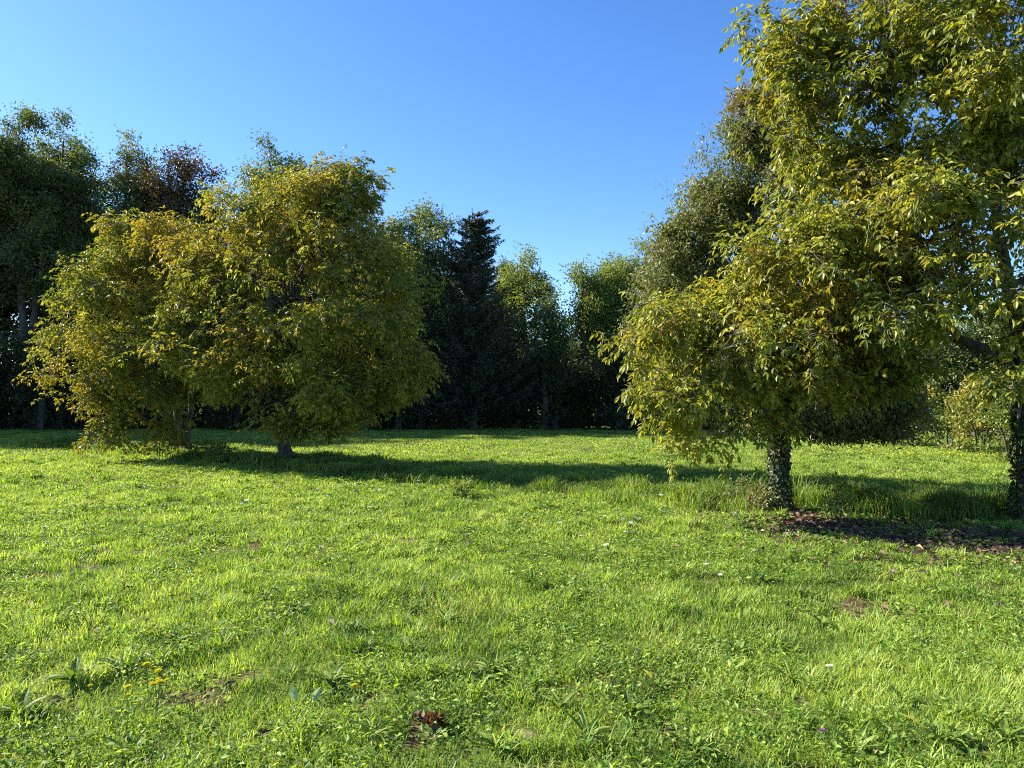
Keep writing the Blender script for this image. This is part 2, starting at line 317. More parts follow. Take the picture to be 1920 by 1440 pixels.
tL1 = [(up(L1, (0, 0, 0), (-.1, 0, .8), (-.3, 0, 1.8), (-.7, 0, 3.0), (-1., 0, 4.0)), .11, .04),
       (up(L1, (.12, .05, 0), (.15, 0, .8), (.3, 0, 1.9), (.4, 0, 3.2)), .09, .03),
       (up(L1, (-.12, .1, 0), (-.35, 0, .8), (-.9, 0, 1.7), (-1.8, 0, 2.5)), .08, .03),
       (up(L1, (.02, -.1, 0), (.05, -.2, .8), (.1, -.5, 1.8), (.0, -.8, 2.8)), .06, .03)]
lL1 = [PL(320, 450, 16.6, .8, .9, .55, 1.1), PL(170, 560, 17, .9, 1.0, .7, 1.1), PL(255, 610, 17, 1.95, 2.0, 1.95, 7), PL(225, 450, 17.2, .5, .7, .8, .8), PL(330, 510, 16.8, 1.0, 1.3, .8, 1.4), PL(130, 655, 17, .85, 1.0, .6, 1.1), PL(95, 690, 17, .4, .5, .3, .3), PL(200, 735, 16.7, .95, 1.0, .5, 1.0), PL(390, 600, 16.2, 1.0, 1.2, 1.4, 2),
       PL(340, 720, 16.5, .9, 1.0, .6, 1.0), PL(215, 795, 16.6, .3, .4, .28, .25), PL(190, 825, 16.5, .25, .3, .1, .1), PL(320, 800, 16.9, .35, .4, .35, .25)]
tree('walnut_tree', tL1, lL1, dict(n1=26, n2=300, shr=.2, gap=.5, n3=3900, per=4, ll=.092, clump=.22, spill=.25, leaf=walnut_leaves, shape='oval5', aut=.45, aseed=9., zmin=.45, rise=-.1, edge=1.15, k0=3),
     'many-stemmed walnut tree farthest left, yellow-green leaves sweeping down to the grass', 'tree', seed=15, mats=WM)
# --- ivy on the near trunks
def ivy(root, pos, h, r, n, seed):
    rng = np.random.RandomState(seed); mb = MB()
    z = rng.rand(n) ** 1.15 * h; a = rng.rand(n) * 2 * np.pi
    rr = r * (1.25 - .25 * z / h) * (1 + .35 * noise3(np.stack([np.cos(a), np.sin(a), z * 2], 1), .5)) + .03 * rng.rand(n) + .2 * np.exp(-z / .12) * rng.rand(n)
    o = np.stack([np.cos(a), np.sin(a), 0 * a], 1)
    p = pos + o * rr[:, None] + np.array([0, 0, 1]) * z[:, None]
    d = unit(np.array([0, 0, -1.]) + rng.normal(size=(n, 3)) * .6 + o * .3); nr = o + rng.normal(size=(n, 3)) * .45 + np.array([0, 0, .4])
    L = .042 * (.6 + .8 * rng.rand(n)); t = np.stack([rng.rand(n), (rng.rand(n) < .03) * 1., rng.rand(n)], 1)
    leaves(mb, 'oval5', p, d, nr, L, L * .9, t)
    m = 7; ph = rng.rand(m) * 6.28; s = np.linspace(0, 1, 14)
    P = np.stack([pos + np.stack([np.cos(q + s * 3) * r * 1.12, np.sin(q + s * 3) * r * 1.12, s * h], 1) for q in ph])
    tubes(mb, P, np.full((m, 14), .009), 4)
    mb.build('ivy', [M_ivy], root, off=(pos[0], pos[1], 0))
ivy(r1, R1pos, 2.0, .078, 3000, 3)
ivy(r2, R2pos, 2.1, .10, 2800, 4)
# --- forest trees at the far side
def crown_lobes(rng, x, y, h, hw, z0, style):
    L = []
    if style == 'ash':
        n = 7
        for i in range(n):
            a = rng.uniform(-.75, .75); hh = h * (1 - .16 * abs(a) - .08 * rng.rand()); 
            L.append((x + a * hw, y + rng.uniform(-.4, .6) * hw, hh * .86, hw * .26, hw * .36, hh * .14, 2.2))
            L.append((x + a * hw * .9, y + rng.uniform(-.4, .4) * hw, hh * .66, hw * .42, hw * .5, hh * .17, 2.2))
        L.append((x, y, z0 + (h - z0) * .38, hw * .95, hw, (h - z0) * .36, 5))
        L.append((x, y, h - h * .13, hw * .28, hw * .3, h * .13, 2))
    else:
        for i in range(9):
            a = rng.uniform(-.6, .6); zz = rng.uniform(.35, .8)
            L.append((x + a * hw, y + rng.uniform(-.5, .5) * hw, z0 + (h - z0) * zz, hw * .5, hw * .5, (h - z0) * .2, 1.2))
        L.append((x, y, z0 + (h - z0) * .5, hw * .9, hw * .9, (h - z0) * .46, 5))
    return L
def forest(name, px, top, d, hw_px, style, mat, label, seed, z0=1.5, dens=1., aut=.15, ll=.155, gr=None):
    rng = np.random.RandomState(seed); p = W(px, top - (8 if style == 'ash' else 0), d); x, y, h = p; hw = hw_px / F * d
    lob = crown_lobes(rng, x, y, h, hw, z0, style)
    tr = [([(x, y, 0), (x + .1, y, h * .3), (x - .1, y, h * .6), (x, y, h * .9)], .012 * h + .05, .04)]
    if style == 'ash': tr.append(([(x + .3, y, 0), (x + .5, y, h * .3), (x + hw * .35, y, h * .6), (x + hw * .4, y, h * .8)], .009 * h + .04, .03))
    vol = hw * h
    return tree(name, tr, lob, dict(n1=24, n2=int(7 * vol * dens), n3=int(72 * vol * dens), per=15, ll=ll, clump=.36, spill=.12, spread=.15, leaf=simple_leaves, asp=.42, aut=aut, aseed=seed * 1.7, rise=.8, tw=1.3, sides=8, twigs=False, zmin=.6),
                label, 'tree', gr, seed, (M_fbark, M_fbark, mat))
FG = 'trees along the far edge of the meadow'
forest('ash_tree', 40, 208, 32, 105, 'ash', M_ash, 'tall green ash tree at the far left of the wood edge', 21, gr=FG)
forest('ash_tree', 118, 212, 34, 85, 'ash', M_ash, 'tall ash tree with a pointed twin top, second from the left in the wood edge', 22, gr=FG)
forest('ash_tree', 235, 250, 33, 62, 'ash', M_ash, 'ash tree left of the reddish maple, its pale top against the sky', 23, gr=FG, aut=.2)
forest('maple_tree', 315, 258, 32, 70, 'round', M_maple, 'reddish-brown maple tree between two green ash trees in the wood edge', 24, gr=FG, aut=.46)
forest('maple_tree', 385, 300, 33, 50, 'round', M_maple, 'dull copper maple tree rising just behind the broad left walnut', 25, gr=FG, aut=.42)
forest('ash_tree', 505, 262, 34, 92, 'ash', M_ash, 'pale green ash tree topping out above the broad left walnut', 26, gr=FG, aut=.12)
forest('oak_tree', 785, 372, 31, 72, 'round', M_ash, 'rounded dark green oak tree directly left of the spruce', 27, gr=FG, aut=.1)
forest('oak_tree', 690, 430, 33, 80, 'round', M_ash, 'low round oak tree mostly hidden by the right side of the broad walnut', 28, gr=FG)
forest('ash_tree', 985, 474, 36, 56, 'ash', M_sunlit_ash, 'slim ash tree directly right of the spruce, light green top', 29, gr=FG, aut=.15)
forest('ash_tree', 945, 482, 38, 22, 'ash', M_ash, 'narrow yellow-green ash tree peeking out between the spruce and the slim ash', 30, gr=FG, aut=.3)
forest('oak_tree', 1040, 535, 31, 26, 'round', M_ash, 'small dark tree at the gap of sky in the middle of the wood edge', 31, gr=FG, aut=.15, z0=1.)
forest('ash_tree', 1095, 486, 35, 60, 'ash', M_sunlit_ash, 'sunlit ash tree with bare lower trunks, right of the gap of sky', 32, gr=FG, aut=.15, dens=.8)
forest('ash_tree', 1205, 466, 36, 78, 'ash', M_sunlit_ash, 'sunlit ash tree half hidden behind the left side of the pear tree', 33, gr=FG, aut=.12, dens=.9)
forest('ash_tree', 1150, 484, 37, 66, 'ash', M_sunlit_ash, 'full green ash tree between the two sunlit ones right of the sky gap', 35, gr=FG, aut=.12)
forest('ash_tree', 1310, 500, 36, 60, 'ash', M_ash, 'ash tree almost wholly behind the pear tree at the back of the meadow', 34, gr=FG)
# --- spruce
def spruce(px, top, d, hw_px, label, seed):
    rng = np.random.RandomState(seed); x, y, h = W(px, top, d); hw = hw_px / F * d
    root = thing('spruce_tree', (x, y, 0), label, 'tree', None)
    wood = MB(); P = np.array([[x, y, z] for z in np.linspace(-.1, h, 16)]); tubes(wood, P[None], np.linspace(.2, .015, 16)[None], 8)
    n = 1000; z = h * (1 - rng.rand(n) ** .62 * .93); a = rng.rand(n) * 2 * np.pi
    ln = hw * (.05 + .95 * ((h - z) / h) ** .62) * (.45 + .75 * rng.rand(n)) * (1 + .3 * np.sin(a * 2 + z * .8))
    o = np.stack([np.cos(a), np.sin(a), 0 * a], 1); t = np.linspace(0, 1, 7)[None, :, None]
    B = np.array([x, y, 0]) + np.array([0, 0, 1]) * z[:, None]
    Pb = B[:, None] + o[:, None] * ln[:, None, None] * t + np.array([0, 0, 1.]) * (ln[:, None, None] * (-.34 * t + .56 * t ** 2))
    tubes(wood, Pb, np.linspace(.03, .006, 7)[None] * np.ones((n, 1)), 3)
    wood.build('trunk', [M_fbark], root, True, off=(x, y, 0))
    mb = MB(); per = 70; k = np.repeat(np.arange(n), per); m = len(k); tt = rng.rand(m) ** .6 * 6; i = np.minimum(tt.astype(int), 5); f = (tt - i)[:, None]
    p = Pb[k, i] * (1 - f) + Pb[k, i + 1] * f; sd = unit(np.cross(o[k], [0, 0, 1.])); sg = rng.choice([-1, 1], m)[:, None]
    wd = (.06 + .16 * ln[k] * (1 - tt / 6.5))[:, None] * rng.rand(m, 1)
    p = p + sd * sg * wd - np.array([0, 0, 1.]) * wd * .5
    dd = unit(o[k] * .8 + sd * sg * .7 + np.array([0, 0, -.25]) + rng.normal(size=(m, 3)) * .35); L = .15 * (.6 + .8 * rng.rand(m))
    leaves(mb, 'oval4', p, dd, np.array([0, 0, 1.]) + rng.normal(size=(m, 3)) * .8, L, L * .28, np.stack([rng.rand(m), 0 * tt, rng.rand(m)], 1))
    mb.build('crown', [M_spruce], root, off=(x, y, 0))
spruce(885, 388, 31, 122, 'dark pointed spruce tree in the middle of the wood edge', 41)
# --- hedge shrubs on the right
def shrub(px, top, base_py, hw_px, mat, label, seed, aut=.3, ll=.085, name='shrub', dens=1.):
    g = G(px, base_py); d = g[1]; x, y, h = W(px, top, d); hw = hw_px / F * d; rng = np.random.RandomState(seed)
    lob = [(x, y, h * .45, hw * .9, .9, h * .48, 4)] + [(x + rng.uniform(-.6, .6) * hw, y + rng.uniform(-.7, .3), h * rng.uniform(.4, .85), hw * .4, .5, h * .22, 1) for _ in range(7)]
    tr = [([(x + a, y + b, 0), (x + a * 2, y + b * 2, h * .3), (x + a * 4, y + b * 3, h * .6)], .03, .012) for a, b in ((0, 0), (.12, .05), (-.13, .02), (.03, -.12))]
    v = hw * h
    return tree(name, tr, lob, dict(n1=16, n2=int(60 * v * dens) + 20, n3=int(240 * v * dens) + 60, per=12, ll=ll, clump=.18, spill=.2, spread=.07, leaf=simple_leaves, asp=.6, aut=aut, aseed=seed, rise=.2, tw=.5, sides=6, twigs=False, zmin=.05, k0=2), label, 'shrub',
                'hedge shrubs along the right side of the meadow', seed, (M_fbark, M_twig, mat))
shrub(1712, 705, 836, 42, M_hedge, 'fresh green shrub at the left end of the right-hand hedge', 51, .12)
shrub(1775, 728, 842, 48, M_hedge, 'yellow-green hedge shrub between the fresh green one and the tawny one', 52, .34)
shrub(1845, 690, 850, 60, M_hedge, 'tawny olive hedge shrub with the tallest rounded top', 53, .48)
shrub(1905, 700, 868, 55, M_hedge, 'dark green hedge shrub behind the trunk at the right edge', 54, .2)
shrub(1665, 740, 832, 36, M_hedge, 'low hedge shrub almost hidden behind the pear tree foliage', 55, .15)
shrub(2010, 690, 880, 70, M_hedge, 'hedge shrub just beyond the right edge of the photo', 56, .3)
forest('ash_tree', 1700, 590, 27, 60, 'round', M_hedge, 'light green tree behind the left end of the right-hand hedge', 61, aut=.15, z0=.8)
forest('ash_tree', 1830, 560, 26, 90, 'round', M_ash, 'green tree behind the tallest hedge shrub', 62, aut=.15, z0=.8)
forest('ash_tree', 1550, 560, 32, 90, 'round', M_ash, 'round tree at the back seen below the pear tree crown', 63, aut=.15, z0=.6)
forest('ash_tree', 2020, 500, 26, 110, 'round', M_ash, 'round tree beyond the right edge of the photo behind the hedge', 64, aut=.15, z0=.8)
forest('ash_tree', 1430, 540, 34, 90, 'round', M_ash, 'round tree at the back behind the ivy-wrapped walnut', 65, aut=.1, z0=.6)
# trees left of the frame: they shade the wood edge
SH = 'ash trees beyond the left edge of the photo'
lead = forest('ash_tree', -120, 190, 33, 130, 'ash', M_ash, 'tall ash tree beyond the left edge of the photo', 71, gr=SH)
for i, (x, y, s, rz) in enumerate([(-31, 32, 1.2, 2), (-35, 36, 1.3, 3.3), (-38, 32, 1.3, 5), (-43, 34, 1.35, 1), (-38, 40, 1.4, 4), (-48, 33, 1.35, 2.4), (-46, 39, 1.4, 2.9)]):
    c = lead.copy(); C.collection.objects.link(c); c.location = (x, y, 0); c.rotation_euler = (0, 0, rz); c.scale = (s, s, s)
    for ch in lead.children:
        d = ch.copy(); C.collection.objects.link(d); d.parent = c
# --- woodland mass and undergrowth (uncountable)
def mass(name, pts, hts, rads, mat, n_per, ll, label, seed, z0=.0):
    rng = np.random.RandomState(seed); mb = MB(); wood = mb
    for (x, y), h, r in zip(pts, hts, rads):
        n = int(n_per * r * h)
        p, _ = in_lobes([(x, y, z0 + h * .5, r, r, h * .5, 3), (x, y, z0 + h * .2, r, r, h * .25, 2)] + [(x + rng.uniform(-.6, .6) * r, y + rng.uniform(-.6, .6) * r, h * rng.uniform(.4, .88), r * .45, r * .45, h * .13, 1) for _ in range(8)], n // 9, .55, 1.0, rng)
        p = np.repeat(p, 9, 0) + rng.normal(size=(len(p) * 9, 3)) * .22; p[:, 2] = np.abs(p[:, 2]) + .02; m = len(p)
        d = unit(rng.normal(size=(m, 3)) + np.array([0, 0, -.2])); L = ll * (.6 + .8 * rng.rand(m))
        leaves(mb, 'oval4', p, d, np.array([0, 0, 1.]) + rng.normal(size=(m, 3)), L, L * .5, np.stack([rng.rand(m), np.clip(autumn(p, rng, .12, 2.), 0, 1), rng.rand(m)], 1))
        P = np.array([[x, y, -.1], [x + .1, y, h * .3], [x, y + .1, h * .55], [x, y, h * .85]]); tubes(mb, P[None], np.array([[.16, .13, .1, .04]]), 6, 1)
    o = mb.build(name, [mat, M_fbark]); tag(o, label, kind='stuff'); return o
q = np.random.RandomState(5)
pts, hs, rd = [], [], []
for i in range(50):
    x = -40 + i * 1.75 + q.uniform(-.4, .4); y = q.uniform(37.5, 41)
    px = 960 + x / y * F
    top = np.interp(px, [-400, 0, 200, 400, 600, 700, 850, 960, 1010, 1035, 1080, 1240, 1500, 1900], [330, 330, 380, 420, 420, 480, 480, 590, 640, 660, 610, 560, 600, 620]) + q.uniform(0, 30)
    pts.append((x, y)); hs.append(EYE + (HOR - top) / F * y); rd.append(q.uniform(1.5, 2.2))
for i in range(29):
    x = -44 + i * 3.4; y = q.uniform(45, 50); px = 960 + x / y * F
    top = np.interp(px, [-400, 0, 400, 700, 960, 1030, 1100, 1900], [330, 350, 400, 500, 610, 670, 620, 610]); pts.append((x, y)); hs.append(EYE + (HOR - top) / F * y); rd.append(2.6)
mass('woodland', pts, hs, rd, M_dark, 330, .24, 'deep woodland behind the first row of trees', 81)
pts, hs, rd = [], [], []
for i in range(75):
    x = -31 + i * .62 + q.uniform(-.3, .3); y = q.uniform(29.8, 32.0) + .02 * x; pts.append((x, y)); hs.append(q.uniform(2.2, 4.6) if x < 6 else q.uniform(1.5, 2.6)); rd.append(q.uniform(.8, 1.3))
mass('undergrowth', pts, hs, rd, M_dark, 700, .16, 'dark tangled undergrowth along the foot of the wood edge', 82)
# ---------------------------------------------------------------- ground
LINE = np.array([[-14, 22.], [L1[0], L1[1]], [L2[0], L2[1]], [R1pos[0], R1pos[1]], [R2pos[0], R2pos[1]], [12, 6.2]])
LIT = np.array([G(1490, 988), G(1600, 1002), G(1720, 1015), G(1850, 1026), G(2000, 1036), G(2300, 1060)])
def dist_line(x, y, Ln):
    best = np.full(x.shape, 1e9)
    for a, b in zip(Ln[:-1], Ln[1:]):
        ab = b - a; t = np.clip(((x - a[0]) * ab[0] + (y - a[1]) * ab[1]) / (ab @ ab), 0, 1)
        best = np.minimum(best, np.hypot(x - a[0] - t * ab[0], y - a[1] - t * ab[1]))
    return best
def gh(x, y):
    f = np.clip(1 - np.hypot(x, y) / 60, 0, 1)
    return f * ((noise2(x, y, 6., 1) - .5) * .10 + (noise2(x, y, 1.1, 2) - .5) * .06 + (noise2(x, y, .35, 3) - .5) * .035)
SPOTS = [(*G(px, py), rr) for px, py, rr in ((470, 1272, .10), (1115, 1280, .09), (1430, 1345, .09), (795, 1390, .12), (1300, 1300, .07), (1380, 1140, .06), (985, 1190, .05), (30, 1225, .06), (700, 1315, .09), (1240, 1390, .1),
         (1860, 1110, .16), (1800, 1160, .1), (1340, 975, .12), (1080, 985, .1), (1830, 1425, .08), (100, 1165, .08), (980, 1385, .06), (1510, 1330, .06), (560, 1200, .04), (825, 1045, .05))]
def bare(x, y):
    a = np.clip(1.4 - dist_line(x, y, LIT) / .45 + (noise2(x, y, .3, 5) - .5) * 2.6, 0, 1)
    c = np.clip((noise2(x, y, .6, 6) * .55 + noise2(x, y, .17, 7) * .45 - .655) * 9, 0, .93)
    e = np.clip(1.1 - np.hypot(x - L2[0] - .1, (y - L2[1] + .5) * 1.4) / 1.1 + (noise2(x, y, .5, 5) - .5) * 1.3, 0, 1)
    o = np.maximum(np.maximum(a, c), e * .8)
    for sx_, sy_, rr in SPOTS: o = np.maximum(o, np.clip(1.4 - np.hypot((x - sx_), (y - sy_)) / rr + (noise2(x, y, .08, 15) - .5) * 1.5, 0, 1))
    return o
def tall(x, y):
    a = np.clip(1.6 - dist_line(x, y, LINE) / .75 + (noise2(x, y, .8, 8) - .5) * 1.2, 0, 1)
    for b_ in (R1pos, R2pos):
        a = a * np.clip((np.hypot(x - b_[0], (y - b_[1] + .25) * .8) - .45) * 2.5, 0, 1)
    return a * np.clip((y - np.interp(x, [2, 3.6, 6.1, 9], [-9, R1pos[1] - .35, R2pos[1] - .25, 7.6])) * 3, 0, 1)
def axis_coords(lo, hi, far, step):
    c = list(np.arange(lo, hi, step)); s = step
    a, b = lo, hi
    while b < far: b += s; s *= 1.22; c.append(b)
    s = step
    while a > -far: a -= s; s *= 1.22; c.insert(0, a)
    return np.array(c)
gx = axis_coords(-9, 9, 900, .09); gy = axis_coords(1, 16, 900, .09)
X, Y = np.meshgrid(gx, gy); Zg = gh(X, Y); V = np.stack([X, Y, Zg], -1).reshape(-1, 3)
ny, nx = X.shape; i = (np.arange(ny - 1)[:, None] * nx + np.arange(nx - 1)[None]).ravel()
mb = MB(); mb.add(V, [(4, np.stack([i, i + 1, i + nx + 1, i + nx], 1))], np.stack([bare(X, Y).ravel(), tall(X, Y).ravel(), 0 * X.ravel()], 1))
M_ground = bpy.data.materials.new('meadow_soil'); t, N, L = nodes(M_ground); b = N['Principled BSDF']; b.inputs['Roughness'].default_value = 1; b.inputs['Specular IOR Level'].default_value = .1
at = N.new('ShaderNodeAttribute'); at.attribute_name = 'tint'; sx = N.new('ShaderNodeSeparateXYZ'); L.new(at.outputs['Vector'], sx.inputs[0])
tc = N.new('ShaderNodeTexCoord')
n1 = N.new('ShaderNodeTexNoise'); n1.inputs['Scale'].default_value = 14; n1.inputs['Detail'].default_value = 10; L.new(tc.outputs['Object'], n1.inputs['Vector'])
n2 = N.new('ShaderNodeTexNoise'); n2.inputs['Scale'].default_value = 1.4; n2.inputs['Detail'].default_value = 5; L.new(tc.outputs['Object'], n2.inputs['Vector'])
rg = ramp(N, [(.3, (.06, .08, .018)), (.55, (.12, .16, .03)), (.75, (.20, .18, .07))]); L.new(n1.outputs[0], rg.inputs[0])
rb = ramp(N, [(.3, (.035, .022, .014)), (.55, (.10, .06, .035)), (.75, (.26, .18, .11))]); L.new(n1.outputs[0], rb.inputs[0])
mx = N.new('ShaderNodeMix'); mx.data_type = 'RGBA'; L.new(sx.outputs[0], mx.inputs[0]); L.new(rg.outputs[0], mx.inputs[6]); L.new(rb.outputs[0], mx.inputs[7]); L.new(mx.outputs[2], b.inputs['Base Color'])
bp = N.new('ShaderNodeBump'); bp.inputs['Strength'].default_value = .8; bp.inputs['Distance'].default_value = .03; L.new(n1.outputs[0], bp.inputs['Height']); L.new(bp.outputs[0], b.inputs['Normal'])
o = mb.build('ground', [M_ground], smooth=True); tag(o, kind='structure')
# ---------------------------------------------------------------- grass
M_grass = leaf_mat('grass_blade', [(0, (.06, .13, .018)), (.4, (.19, .31, .045)), (.75, (.34, .46, .075)), (1, (.40, .50, .14))], [(0, (.36, .30, .14)), (.5, (.28, .20, .10)), (1, (.15, .10, .05))], .46, .6, (1.3, 1.25, .5), .4)
def blades(mb, x, y, hgt, wid, rng, lean=.45, dry=.05, seg3=False, extra=0., mat=0):
    n = len(x); z = gh(x, y) - .012
    clx = noise2(x, y, .22, 11) - .5; cly = noise2(x, y, .22, 12) - .5
    a = rng.rand(n) * 2 * np.pi; ld = np.stack([np.cos(a) + clx * 1.2, np.sin(a) + cly * 1.2, 0 * a], 1)
    lean_a = lean * (.3 + 1.1 * rng.rand(n)) * hgt
    fa = a + np.pi / 2 + rng.normal(size=n) * .5; sd = np.stack([np.cos(fa), np.sin(fa), 0 * fa], 1) * (wid * .5)[:, None]
    B = np.stack([x, y, z], 1); ld = unit(ld) * lean_a[:, None]; U = np.array([0, 0, 1.]) * hgt[:, None]
    m1 = B + U * .5 + ld * .22; m2 = B + U * .85 + ld * .62; tp = B + U * (1 - lean * .15) + ld * 1.1
    V = np.stack([B - sd * .8, B + sd * .8, m1 - sd, m1 + sd, m2 - sd * .7, m2 + sd * .7, tp], 1)
    off = (np.arange(n) * 7)[:, None]
    q = np.concatenate([off + np.array([[0, 1, 3, 2]]), off + np.array([[2, 3, 5, 4]])]); tr = off + np.array([[4, 5, 6]])
    shade = np.clip(.5 + (noise2(x, y, 1.6, 21) - .5) * .35 + (noise2(x, y, .28, 22) - .5) * .75 + rng.normal(size=n) * .19 + extra, 0, 1)
    dr = (rng.rand(n) < dry + .25 * np.clip(noise2(x, y, .7, 23) - .66, 0, 1) * 3).astype(float) * (.5 + .5 * rng.rand(n))
    mb.add(V.reshape(-1, 3), [(4, q), (3, tr)], np.repeat(np.stack([shade, dr, rng.rand(n)], 1), 7, 0), mat)
g = MB(); rng = np.random.RandomState(99)
def scatter(d0, d1, dens, rng, marg=1.6):
    hw = lambda d: .75 * d + marg
    area = (d1 - d0) * (hw(d0) + hw(d1)); n = int(area * dens)
    y = rng.uniform(d0, d1, int(n * 1.6)); keep = rng.rand(len(y)) < hw(y) / hw(d1); y = y[keep][:n]
    x = rng.uniform(-1, 1, len(y)) * hw(y); return x, y
for d0, d1, dens, wd, hs_ in ((1.8, 4.5, 5200, .0042, 1.), (4.5, 7.5, 3600, .0058, 1.), (7.5, 12, 1900, .008, 1.), (12, 18, 900, .012, .95), (18, 31.5, 330, .022, .8)):
    x, y = scatter(d0, d1, dens, rng, 1.6)
    bb = bare(x, y); k = rng.rand(len(x)) > bb * .93; x, y = x[k], y[k]
    hgt = (.028 + .028 * noise2(x, y, .5, 31) + .075 * np.clip(noise2(x, y, .16, 32) * .6 + noise2(x, y, .9, 33) * .6 - .35, 0, 1)) * (.6 + .7 * rng.rand(len(x))) * hs_
    blades(g, x, y, hgt, wd * (.6 + .8 * rng.rand(len(x))), rng, .6, dry=.08)
# tufts: dense cores of longer blades
for d0, d1, nt_, wd in ((1.8, 6, 700, .0065), (6, 11, 900, .009), (11, 18, 700, .014)):
    cx, cy = scatter(d0, d1, nt_ / ((d1 - d0) * (1.5 * (d0 + d1) / 2 + 3.2)), rng)
    k = np.repeat(np.arange(len(cx)), 42); x = cx[k] + rng.normal(size=len(k)) * .035; y = cy[k] + rng.normal(size=len(k)) * .035
    hgt = (.05 + .075 * rng.rand(len(cx)))[k] * (.6 + .6 * rng.rand(len(k)))
    kk = bare(x, y) < .8
    blades(g, x[kk], y[kk], hgt[kk], np.full(kk.sum(), wd), rng, .75, extra=(rng.rand(len(cx))[k][kk] - .5) * .5)
# broad low leaves (clover, plantain leaflets) between the blades
for d0, d1, dens, sz in ((1.8, 5, 1500, .03), (5, 9, 800, .036), (9, 15, 300, .045)):
    x, y = scatter(d0, d1, dens, rng); pk = noise2(x, y, .45, 41) > .5; x, y = x[pk], y[pk]; n = len(x)
    a = rng.rand(n) * 6.28; p = np.stack([x, y, gh(x, y) + .02 + .05 * rng.rand(n)], 1)
    L_ = sz * (.6 + .9 * rng.rand(n))
    leaves(g, 'oval5', p, np.stack([np.cos(a), np.sin(a), .9 * rng.rand(n)], 1), np.array([0, 0, 1.]) + rng.normal(size=(n, 3)) * .4, L_, L_ * .5, np.stack([np.clip(.35 + .25 * rng.normal(size=n), 0, 1), (rng.rand(n) < .03) * .8, rng.rand(n)], 1))
tag(g.build('grass', [M_grass]), 'short sunlit meadow grass', kind='stuff')
# tall unmown strip along the tree row
g = MB(); n = 260000
t_ = rng.rand(n) * (len(LINE) - 1); i = t_.astype(int); f = (t_ - i)[:, None]; p = LINE[i] * (1 - f) + LINE[i + 1] * f + rng.normal(size=(n, 2)) * .75
x, y = p[:, 0], p[:, 1]; tl = tall(x, y); k = (rng.rand(n) < tl * (.35 + 1.2 * noise2(x, y, .5, 51))) & (bare(x, y) < .5) & (np.abs(x) < .8 * y + 2); x, y = x[k], y[k]
hgt = (.14 + .34 * noise2(x, y, .45, 52)) * (.5 + .7 * rng.rand(len(x))) * np.where(x < 2.8, .62, .9)
blades(g, x, y, hgt, .0009 * y * (.6 + .6 * rng.rand(len(x))), rng, .5, dry=.16, extra=-.22)
tag(g.build('tall_grass', [M_grass]), 'long unmown grass along the row of walnut trees', kind='stuff')
# fallen leaves
g = MB(); n = 14000; t_ = rng.rand(n) * (len(LIT) - 1); i = t_.astype(int); f = (t_ - i)[:, None]; p = LIT[i] * (1 - f) + LIT[i + 1] * f + rng.normal(size=(n, 2)) * rng.choice([.22, .4, 1.0], (n, 1), p=[.4, .35, .25])
n2_ = 1500; xx, yy = scatter(2, 14, 12, rng); k = bare(xx, yy) > .25; p = np.concatenate([p, np.stack([xx, yy], 1)[rng.rand(len(xx)) < .2], np.stack([xx, yy], 1)[k], L2[:2] + rng.normal(size=(900, 2)) * [1.1, .5]]); n = len(p)
a = rng.rand(n) * 6.28; L_ = .085 * (.5 + .8 * rng.rand(n))
leaves(g, 'oval5', np.stack([p[:, 0], p[:, 1], gh(p[:, 0], p[:, 1]) + .012 + .03 * rng.rand(n)], 1), np.stack([np.cos(a), np.sin(a), rng.normal(size=n) * .25], 1), np.array([0, 0, 1.]) + rng.normal(size=(n, 3)) * .5, L_, L_ * .5, np.stack([rng.rand(n), np.ones(n), rng.rand(n)], 1))
M_litter = leaf_mat('dead_leaf', [(0, (.1, .06, .03)), (1, (.1, .06, .03))], [(0, (.035, .02, .012)), (.5, (.09, .05, .03)), (.85, (.15, .09, .05)), (1, (.32, .23, .12))], .1, .7)
tag(g.build('fallen_leaves', [M_litter]), 'brown fallen walnut leaves under the right-hand trees', kind='stuff')

# yellow flowers carpeting the far right of the field
g = MB(); n = 900; u = rng.rand(n); x = 8 + u * 6 + rng.normal(size=n) * .5; y = 18.2 - u * 2.2 + rng.normal(size=n) * .55; a = rng.rand(n) * 6.28
leaves(g, 'oval4', np.stack([x, y, gh(x, y) + .07 + .05 * rng.rand(n)], 1), np.stack([np.cos(a), np.sin(a), .4 * rng.rand(n)], 1), np.array([0, 0, 1.]) + rng.normal(size=(n, 3)) * .3, .035, .03, np.zeros((n, 3)))
M_yel = leaf_mat('yellow_petal', [(0, (.72, .64, .02)), (1, (.72, .64, .02))], [(0, (.7, .6, .02)), (1, (.7, .6, .02))], .3, .6, (1, 1, 1))
tag(g.build('yellow_flowers', [M_yel]), 'tiny yellow flowers in the far right of the meadow', kind='stuff')
